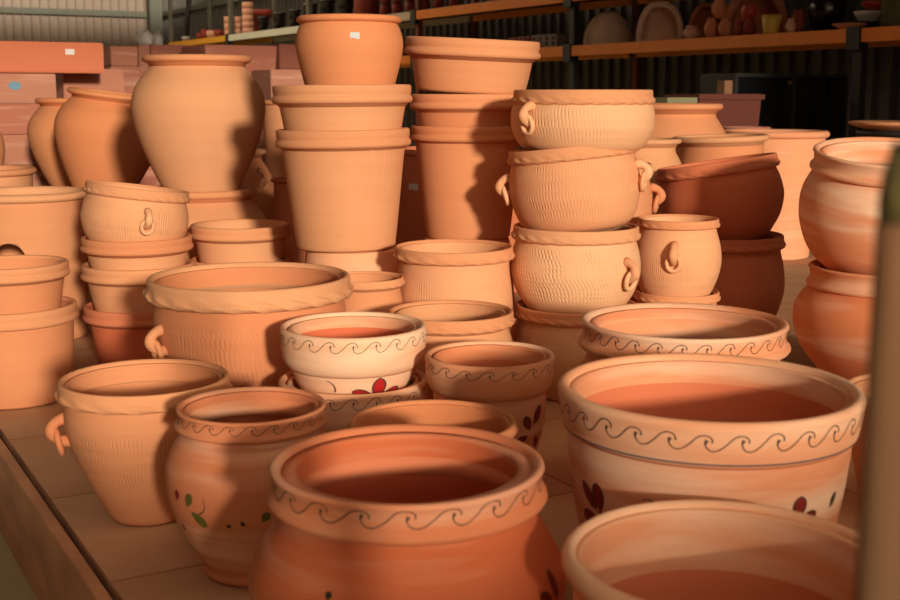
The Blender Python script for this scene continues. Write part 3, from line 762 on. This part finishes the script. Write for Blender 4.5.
# pile further back
Yb = 9.4
def pile(pxl, pxr, Y, ytop, ybot, label, under, mat, depth=.5, **k):
    zt, zb = zat(ytop, Y), zat(ybot, Y)
    r, w = place_trough(pxl, pxr, Y, zt, zt - zb - .003, depth, label, mat, **k)
    r2, w = place_trough(pxl-1, pxr+1, Y, zb, zb, depth, under, M_dusty, taper=.97, lip=False)
    return r
pile(112, 139, 9.2, 46, 66, 'dark red planter box right of the lipped planter', 'box under the dark red planter box', M_troughd, taper=.97, lip=False, depth=.4)
pile(140, 151, 9.6, 44.5, 80, 'narrow planter box standing next to the dark red one', 'box under the narrow planter box', M_troughd, taper=.97, lip=False, depth=.4)
pile(152, 203, 9.8, 44.5, 70, 'long dusty planter box behind the big jar mouth', 'box under the long dusty planter box', M_dusty, taper=.98, lip=False, depth=.6)
place_trough(206, 278, 9.2, zat(44.5, 9.2), zat(44.5, 9.2), .6, 'wide tapered planter behind the right shoulder of the big jar', M_troughd, taper=.66, lip=False)
pile(280, 318, 10.2, 44, 69, 'upper dusty box left of the stickered jar', 'boxes under the upper dusty box left of the stickered jar', M_dusty, taper=.98, lip=False, depth=.5)
place_trough(271, 306, 8.6, zat(69.5, 8.6), zat(69.5, 8.6), .4, 'low square dusty planter left of the stickered jar', M_dusty, taper=.97, lip=False)
# white things on the pile
bz = zat(46, 9.2)
bm = bmesh.new(); bmesh.ops.create_icosphere(bm, subdivisions=3, radius=.5)
for v in bm.verts:
    n = .08*math.sin(9*v.co.x + 4*v.co.z) + .06*math.sin(13*v.co.y - 7*v.co.x)
    v.co *= (1 + n); v.co.z = max(v.co.z, -.42)
    v.co = Vector((v.co.x*.13, v.co.y*.10, (v.co.z + .42)*.13))
p_ = at(146, 44, 9.75)
tag(link('plastic_bag', bm, M_bag, loc=(p_.x, p_.y, zat(44.5, 9.6) + .001)), 'crumpled white plastic bag on the narrow planter box, upper left', 'bag')
bm = bmesh.new()
lathe(bm, [(0, 0), (.04, 0), (.045, .01), (.045, .07), (.03, .095), (.02, .10), (.02, .115), (0, .115)], 20)
p_ = at(158, 44, 10.05)
tag(link('bottle', bm, M_bag, loc=(p_.x, p_.y, zat(44.5, 9.8) + .001)), 'small white bottle standing on the long dusty planter box', 'bottle')

# ------------------------------------------------------------------ pallet rack along the side wall
VR = 7.6
def uon(px, v, py=45):
    q = (px - 450)/ray(px, py)[1]
    return v*(V.x - q*V.y)/(q*U.y - U.x)
ups = [3.1, 6.9, 10.85, 14.4, 18.1, 21.8, 25.6]
ZL, ZU = 1.52, 2.09
rack = empty('pallet_rack', uv(14, VR + .45, ZF), 'long pallet rack with orange, white and yellow beams along the dark wall', 'rack', rot=(0, 0, 0))
def rpart(name, u0, u1, v0, v1, z0, z1, mat, label=None):
    c = uv((u0+u1)/2, (v0+v1)/2, (z0+z1)/2) - rack.location
    o = boxo(name, c, (v1-v0, u1-u0, z1-z0), mat, rack, rz=ROT, bevel=.004)
    if label: o['label'] = label
for i, u in enumerate(ups):
    for v in (VR, VR + .86):
        rpart('upright', u-.045, u+.045, v+.03, v+.10, ZF, ZL-.11 if (u < 10 and v == VR) else 3.0, (M_dark if v == VR else M_uprb) if i < 3 else (M_uprb if i < 4 else M_steelgreen))
    for z, lo in ((ZL, 0), (ZU, 2)):
        if i >= lo: rpart('beam_bracket', u-.07, u+.07, VR-.035, VR+.03, z-.17, z+.015, M_dark)
bays = list(zip(ups, ups[1:]))
for i, (a, b) in enumerate(bays):
    for z, cols, lo in ((ZL, [M_orange]*6, 0), (ZU, [None, None, M_orange, M_cream, M_mint, M_yellow], 1)):
        m = cols[i] or M_orange
        if i < lo: continue
        lab = {M_cream: 'cream beam', M_mint: 'pale mint beam', M_yellow: 'yellow beam'}.get(m)
        rpart('beam', a+.07, b-.07, VR-.02, VR+.03, z-.11, z-.0, m, lab)
        rpart('beam', a+.07, b-.07, VR+.86, VR+.90, z-.11, z-.0, m, lab)
        rpart('shelf_board', a+.03, b-.03, VR+.032, VR+.855, z-.03, z-.002, M_shelfboard)

# --- things on the rack
def shelf_at(px, dv, z): 
    v = VR + dv; return uv(uon(px, v), v, z)
def swd(px, dv=.3):  # metres per pixel there
    p = shelf_at(px, dv, 0); return p.y/1225
def small_pot(px, dv, z, wpx, hpx, label, mat, shape='pot', cat='pot', name='pot', group=None, zoff=0, rot=(0, 0, 0)):
    k = swd(px, dv); R = wpx*k*.5; h = hpx*k
    prof = {'pot': [(.70, 0), (.85, .6), (.90, .84), (1, .86), (1, 1), (.88, 1), (.86, .85), (.6, .1), (0, .08)],
            'jug': [(.55, 0), (.95, .3), (1, .5), (.8, .74), (.55, .84), (.62, .93), (.72, 1), (.62, .99), (.45, .84), (.7, .5), (.4, .1), (0, .08)],
            'cup': [(.68, 0), (.72, .05), (.86, .5), (1, 1), (.93, 1), (.78, .5), (.6, .08), (0, .08)],
            'bigpot': [(.55, 0), (.85, .25), (1, .55), (.95, .8), (.78, .92), (.86, 1), (.74, 1), (.66, .9), (.8, .5), (.4, .1), (0, .1)],
            'bowl': [(.35, 0), (.6, .1), (.9, .7), (1, 1), (.95, 1), (.55, .2), (0, .15)],
            'plate': [(.5, 0), (.55, .2), (1, .8), (1, 1), (.96, 1), (.5, .45), (0, .4)],
            'tube': [(.9, 0), (1, .05), (1, .95), (.9, 1), (.75, 1), (.72, .1), (0, .08)]}[shape]
    bm = bmesh.new(); lathe(bm, [(0, 0)] + [(r*R, zz*h) for r, zz in prof], 32)
    o = link(name, bm, mat, loc=shelf_at(px, dv, z + zoff*k + .0008), rot=rot)
    return tag(o, label, cat, group)
# lower shelf, from the left
G = 'small clay pieces crowded on the lower shelf left of the kilns'
for i, px in enumerate((408, 420, 446, 462)):
    small_pot(px, .30, ZL, 14, 14, 'small clay pot on the lower shelf seen between the two tall stacks' if i < 2 else 'small clay pot on the lower shelf behind the tilted flowerpot', M_tinyr, 'pot', group='small dark clay pots on the lower shelf')
k = swd(530)
def crate(px0, px1, hpx, dv, z, label, mat, holes=True, name='brick_block', cat='block', group=None):
    px = (px0+px1)/2; k = swd(px, dv); w = abs(uon(px0, VR+dv) - uon(px1, VR+dv))
    root = empty(name, shelf_at(px, dv, z + .001), label, cat, group, rot=(0, 0, ROT))
    h = hpx*k; bm = bmesh.new(); box(bm, 0, 0, h/2, .26, w, h, bevel=.01)
    link('block', bm, mat, root, smooth=False)
    if holes:
        bm = bmesh.new(); n = max(2, int(w/.11))
        for j in range(n):
            for q in (.3, .7):
                bmesh.ops.create_cone(bm, cap_ends=True, segments=12, radius1=.022, radius2=.022, depth=.006,
                    matrix=Matrix.Translation((-.1315, -w/2 + (j+.5)*w/n, h*q)) @ Matrix.Rotation(PI/2, 4, 'Y'))
        link('hole', bm, M_blackglaze, root, smooth=False)
    return root
crate(517, 538, 12, .2, ZL, 'red perforated clay block on the lower shelf', M_tinyr)
crate(540, 566, 13, .2, ZL, 'speckled grey block on the lower shelf left of the clay dome', M_crate)
# clay domes / small ovens
def oven(px, wpx, hpx, dv, z, label, mouth, depth=1.0, turn=0, mat=M_tinyp):
    k = swd(px, dv); R = wpx*k*.5; H = hpx*k
    root = empty('clay_oven', shelf_at(px, dv, z + .001), label, 'oven', 'clay ovens on the lower shelf', rot=(0, 0, turn))
    bm = bmesh.new(); n = 40; m = 18
    def prof(th, s, off):      # arched barrel: s along depth
        ex = (R-off); ez = (H-off)
        sh = 1 - .42*max(0, s)**2.2
        c, q = math.cos(th), math.sin(th)
        x = ex*math.copysign(abs(c)**.8, c)*(1 - .12*max(0, s)); z_ = ez*abs(q)**.85*sh
        return x, z_
    def shell(off, s0, y1):
        g = []
        for j in range(m+1):
            s = s0 + (1-s0)*j/m; row = []
            f = 1.0 if not mouth and False else 1.0
            cl = math.sqrt(max(0, 1 - max(0, s)**4)) if j < m else .02
            for i in range(n+1):
                x, z_ = prof(PI*i/n, s, off); row.append(bm.verts.new((x*max(cl, .02), s*R*depth*y1, z_*max(cl, .02))))
            g.append(row)
        for a, b in zip(g, g[1:]):
            for i in range(n): bm.faces.new((a[i], a[i+1], b[i+1], b[i]))
        return g
    if mouth:
        A = shell(0, -1, 1); B = shell(R*.24, -1, .85)
        for i in range(n): bm.faces.new((A[0][i], A[0][i+1], B[0][i+1], B[0][i]))
    else:
        g = []
        for j in range(m+1):
            t = j/m; row = []
            rr = R*(1 - t**2.4)**.6 if t < 1 else .001
            for i in range(48):
                a = 2*PI*i/48; row.append(bm.verts.new((rr*math.cos(a), rr*.9*math.sin(a), H*t)))
            g.append(row)
        for a, b in zip(g, g[1:]):
            for i in range(48): bm.faces.new((a[i], a[(i+1) % 48], b[(i+1) % 48], b[i]))
        bm.faces.new(g[0]); bm.faces.new(g[-1])
    link('shell', bm, mat, root)
    if mouth:
        bm = bmesh.new(); box(bm, 0, 0, .01, R*1.8, R*1.8*depth, .02, bevel=.004)
        link('floor_slab', bm, mat, root, smooth=False)
    return root
M_dome = simple('pale_dusty_clay', (236, 198, 172), .9)
oven(608, 49, 35, .42, ZL, 'closed grey pink clay dome on the lower shelf', False, mat=M_dome)
oven(661, 46, 39, .40, ZL, 'clay oven with round open mouth beside the closed dome', True, turn=-.25, mat=M_dome)
oven(704, 36, 37, .66, ZL, 'darker clay oven with open mouth behind the small jugs', True, turn=-.1, mat=M_tiny)
oven(752, 60, 48, .60, ZL, 'large arched clay oven behind the yellow striped cup', True, turn=-.1, mat=M_tiny)
# jugs
G = 'small clay jugs piled in front of the ovens'
small_pot(691, .10, ZL, 17, 13, 'low round clay jug at the left end of the jug row', M_tinyp, 'jug', 'jug', 'jug', G)
small_pot(711, .10, ZL, 15, 19, 'clay jug below the topmost jug, left of the pair', M_tiny, 'jug', 'jug', 'jug', G)
small_pot(725, .10, ZL, 15, 19, 'clay jug below the topmost jug, right of the pair', M_tiny, 'jug', 'jug', 'jug', G)
small_pot(718.5, .10, ZL, 16, 19, 'topmost clay jug standing on the two jugs', M_tiny, 'jug', 'jug', 'jug', G, zoff=19.2)
small_pot(738, .10, ZL, 11, 15, 'small reddish jug left of the red bowl pair', M_tinyr, 'jug', 'jug', 'jug', G)
small_pot(749, .10, ZL, 13, 16, 'reddish jug under the red round jug', M_tinyr, 'jug', 'jug', 'jug', G)
small_pot(747.5, .10, ZL, 16, 13, 'shiny red round jug balanced on the reddish jugs', M_redglz, 'bigpot', 'jug', 'jug', G, zoff=16.2)
cup = small_pot(770.5, .08, ZL, 20, 18.5, 'yellow glazed cup with red stripes on the lower shelf', M_yelglz, 'cup', 'cup', 'cup')
kk = swd(770.5, .08); bm = bmesh.new()
for zz in (.36, .62):
    R0 = 10*kk*(.70 + .26*zz); lathe(bm, [(R0-.001, zz*18.5*kk), (R0+.002, zz*18.5*kk+.002), (R0+.003, zz*18.5*kk+.03), (R0, zz*18.5*kk+.034)], 32)
link('stripe', bm, M_redglz, cup)
small_pot(790, .10, ZL, 11, 14, 'small pale clay vase right of the yellow striped cup', M_tinyp, 'jug', 'vase', 'vase')
small_pot(797, .30, ZL, 13, 24, 'dark red vase behind the small pale vase', M_tinyr, 'bigpot', 'vase', 'vase')
small_pot(825, .42, ZL, 38, 40, 'big shiny black glazed pot on the lower shelf', M_blackglaze, 'bigpot', 'pot', 'pot')
small_pot(848, .08, ZL, 33, 5.5, 'flat terracotta saucer above the black rack bracket', M_tiny, 'plate', 'saucer', 'saucer')
small_pot(866, .42, ZL, 30, 9, 'stand of dark bowls behind the saucer', M_blackglaze, 'bowl', 'bowl', 'bowl')
small_pot(866, .42, ZL, 28, 10, 'white glazed bowl on the dark bowl right of the black pot', M_white, 'bowl', 'bowl', 'bowl', zoff=9.3)
small_pot(872, .42, ZL, 26, 9, 'red brown bowl resting inside the white glazed bowl', M_redglz, 'bowl', 'bowl', 'bowl', zoff=19.5)
for i in range(9):
    small_pot(892, .20, ZL, 26, 4.2, 'green grey plate in the stack at the right end of the shelf', M_gplate, 'plate', 'plate', 'plate', 'stack of green grey plates', zoff=i*3.0)
# upper shelf
def up(px, dv, w, h, label, mat, shape='pot', zoff=0, group=None, name='pot', cat='pot'):
    return small_pot(px, dv, ZU, w, h, label, mat, shape, cat, name, group, zoff=zoff)
up(186, .2, 9, 5, 'white bowl at the far left end of the upper shelf', M_bag, 'bowl', name='bowl', cat='bowl')
up(179.5, .1, 3.5, 10, 'slim dark bottle standing at the far left end of the upper shelf', M_dark, 'tube', name='bottle', cat='bottle')
for i, (px, w, h) in enumerate(((200, 7, 7), (205, 8, 10), (212, 11, 8), (219, 9, 8))):
    up(px, .2, w, h, ['red bowl first on the yellow beam bay', 'dark red pot second on the yellow beam bay', 'pink bowl third on the yellow beam bay', 'red pot fourth on the yellow beam bay'][i], [M_tinyr, M_tinyr, M_tinyp, M_tinyr][i], 'bigpot')
for c, (px, w, n, hh) in enumerate(((229.5, 9, 3, 5.5), (238.5, 8, 3, 5.2), (248.5, 11, 5, 5.3))):
    for i in range(n):
        up(px, .2, w, hh*1.15, ['pink pot in the left of three columns on the upper shelf', 'pink pot in the middle of three columns on the upper shelf', 'pink pot in the right, tallest column on the upper shelf'][c], M_tinyp, 'tube', zoff=i*hh*1.17,
           group=['left column of pink pots', 'middle column of pink pots', 'right column of pink pots'][c])
up(256, .55, 15, 17, 'dark clay pot behind the pink pot columns', M_tinyr, 'tube')
up(262, .55, 24, 7, 'red brown trough on top behind the pink pots', M_tinyr, 'tube', zoff=17.4)
G = 'black pots on the upper shelf'
for i, (px, w, h) in enumerate(((264, 13, 15), (280, 15, 17), (295.5, 13, 18), (311, 15, 22), (328, 17, 24), (346.5, 18, 24))):
    up(px, .2, w, h, ['first and smallest black pot', 'second black pot', 'third black pot', 'fourth black pot', 'fifth black pot, right of the jar top middle', 'last black pot beside the dark red bin'][i] + ' on the upper shelf', M_blackglaze, 'pot', group=G)
up(367, .3, 25, 34, 'tall dark red bin on the upper shelf', M_tinyr, 'tube')
G = 'red clay pots piled at the right end of the upper shelf'
for j in range(2):
    for i, px in enumerate((386, 398, 411, 425, 439, 455)):
        up(px, .25, 12, 11 if j else 12, 'red clay pot in the ' + ('upper' if j else 'lower') + ' row, ' + ['first', 'second', 'third', 'fourth', 'fifth', 'sixth'][i] + ' from the dark red bin', M_tinyr, 'bigpot', zoff=j*12.3, group=G)

# ------------------------------------------------------------------ dark corner under the rack
def wbox(px0, px1, py0, py1, Y, depth): 
    pl, w = tl(px0, px1, Y, 0, 0); c = pl + V*(w/2) + U*(depth/2); return c, w, zat(py0, Y), zat(py1, Y)
# black glass-fronted cabinet
c, w, zt, zb = wbox(738, 851, 73, 130, 10.0, .5)
root = empty('display_cabinet', (c.x, c.y, ZF), 'black glass-fronted cabinet in the dark corner under the rack', 'cabinet', rot=(0, 0, ROT))
H = zt - ZF
bm = bmesh.new()
box(bm, 0, .02, H/2, w-.04, .42, H)
link('carcass', bm, M_dark, root, smooth=False)
bm = bmesh.new()
for x in (-w/2+.012, .02, w/2-.012): box(bm, x, -.21, H/2, .022, .03, H)
for z in (.02, H*.62, H-.015): box(bm, 0, -.215, z, w, .02, .03)
link('frame', bm, M_steelgreen if False else simple('grey_black_frame', (52, 50, 48), .4), root, smooth=False)
for x0, x1 in ((-w/2+.03, .005), (.035, w/2-.03)):
    bm = bmesh.new(); box(bm, (x0+x1)/2, -.2, H/2, x1-x0, .012, H-.06); link('glass_door', bm, M_glass, root, smooth=False)
bm = bmesh.new(); box(bm, -.05, -.228, H-.075, .04, .004, .03); link('sticker', bm, M_card, root, smooth=False)
# brown planters
c, w, zt, zb = wbox(700, 763, 94, 125, 8.65, .35)
root_, _w = place_trough(700, 763, 8.65, zt, zt - ZF, .35, 'dark brown tapered planter box in the dark corner', M_browntr, taper=.8)
root_.location.z = .001
for ch in root_.children: ch.scale.z = (zt - .001)/(zt - ZF)
c, w, zt2, zb = wbox(728, 739, 84, 93.6, 8.75, .1)
tag(boxo('small_box', (c.x, c.y + .12, zt + .05), (.075, .08, .096), M_card, rz=ROT), 'small brown cardboard box on the dark brown planter', 'box')
c, w, ztb, _z = wbox(668, 698, 97.5, 103, 7.2, .3)
zk = zat(103.5, 7.2)
tag(boxo('stacked_board', (c.x, c.y, (ztb+zk)/2), (w, .3, ztb-zk), M_greentile, rz=ROT), 'green grey board lying on a crate behind the tall jar', 'board')
tag(boxo('crate', (c.x, c.y, zk/2), (w*.95, .28, zk-.002), M_browntr, rz=ROT, bevel=.005), 'plain crate under the green grey board', 'crate')
# saucer on its dark stand
p_ = at(905, 126, 8.0); Rk = 54*scl(126, 8.0)
bm = bmesh.new(); lathe(bm, [(0, 0), (Rk*.66, 0), (Rk*.95, .035), (Rk, .045), (Rk, .058), (Rk*.95, .06), (Rk*.64, .02), (0, .02)], 64)
tag(link('saucer', bm, M_plain, loc=(p_.x, p_.y, zat(126, 8.0) - .03)), 'wide terracotta saucer on a dark stand at the right edge', 'saucer')
root = empty('plant_stand', (p_.x, p_.y, 0), 'dark round stand carrying the wide saucer at the right edge', 'stand')
zt = zat(126, 8.0) - .0315
bm = bmesh.new(); lathe(bm, [(0, zt-.03), (Rk*.85, zt-.03), (Rk*.87, zt), (0, zt)], 48); link('top', bm, M_dark, root)
for k in range(4):
    a = PI/4 + k*PI/2; bm = bmesh.new(); tube(bm, [(Rk*.7*math.cos(a), Rk*.7*math.sin(a), 0), (Rk*.6*math.cos(a), Rk*.6*math.sin(a), zt-.03)], .018, 10); link('leg', bm, M_dark, root)

# ------------------------------------------------------------------ wooden post in the foreground
pp = at(929, 300, .60)
root = empty('wooden_post', (pp.x, pp.y, ZF), 'weathered wooden post with green mossy top, close at the right edge', 'post', rot=(0, 0, -.46))
zt = zat(150, .60) - ZF
bm = bmesh.new(); n = 40; g = []
for j in range(n+1):
    z = (zt-.036)*j/n; row = []
    for i in range(24):
        a = 2*PI*i/24; sq = (abs(math.cos(a))**6 + abs(math.sin(a))**6)**(-1/6)
        r = .0252*sq*(1 + .03*math.sin(5*z+i) + .03*math.sin(3*a + 2*z)); row.append(bm.verts.new((r*math.cos(a), r*math.sin(a), z)))
    g.append(row)
for a, b in zip(g, g[1:]):
    for i in range(24): bm.faces.new((a[i], a[(i+1) % 24], b[(i+1) % 24], b[i]))
bm.faces.new(g[0]); bm.faces.new(g[-1])
link('post', bm, M_post, root)
bm = bmesh.new(); g = []
for z, q in ((zt-.036, 1.01), (zt-.02, 1.03), (zt-.008, .98), (zt, .9)):
    g.append([bm.verts.new((.0252*q*sq*math.cos(a), .0252*q*sq*math.sin(a), z + .004*math.sin(3*a))) for a, sq in
              [(2*PI*i/24, (abs(math.cos(2*PI*i/24))**6 + abs(math.sin(2*PI*i/24))**6)**(-1/6)) for i in range(24)]])
for a, b in zip(g, g[1:]):
    for i in range(24): bm.faces.new((a[i], a[(i+1) % 24], b[(i+1) % 24], b[i]))
bm.faces.new(g[0]); bm.faces.new(g[-1])
o = link('post_cap', bm, M_moss, root); o['label'] = 'green mossy cap'

# ------------------------------------------------------------------ light
w = bpy.data.worlds.new('World'); S.world = w; w.use_nodes = True
bg = w.node_tree.nodes['Background']; bg.inputs[0].default_value = (1.0, .74, .51, 1); bg.inputs[1].default_value = 1.95
sl = bpy.data.lights.new('Sun', 'SUN'); sl.energy = 3.75; sl.color = (1, .85, .66); sl.angle = math.radians(4)
so = bpy.data.objects.new('Sun', sl); COL.objects.link(so)
el, az = math.radians(10.5), math.radians(20)
d = Vector((-math.sin(az)*math.cos(el), math.cos(az)*math.cos(el), -math.sin(el)))
so.rotation_euler = d.to_track_quat('-Z', 'Y').to_euler(); so.location = (3, -8, 4)

# ------------------------------------------------------------------ camera
cam = bpy.data.cameras.new('Camera'); co = bpy.data.objects.new('Camera', cam); COL.objects.link(co)
cam.sensor_width = 36; cam.lens = F/900*36; cam.clip_start = .05
co.location = (0, 0, CZ); co.rotation_euler = (PI/2 - PITCH, 0, 0)
cam.dof.use_dof = True; cam.dof.focus_distance = 3.9; cam.dof.aperture_fstop = 5.6
S.camera = co
S.view_settings.view_transform = 'Standard'; S.view_settings.look = 'None'
S.view_settings.exposure = 0; S.view_settings.gamma = 1; S.view_settings.use_curve_mapping = False
S.cycles.use_denoising = True; S.cycles.max_bounces = 8; S.cycles.diffuse_bounces = 6
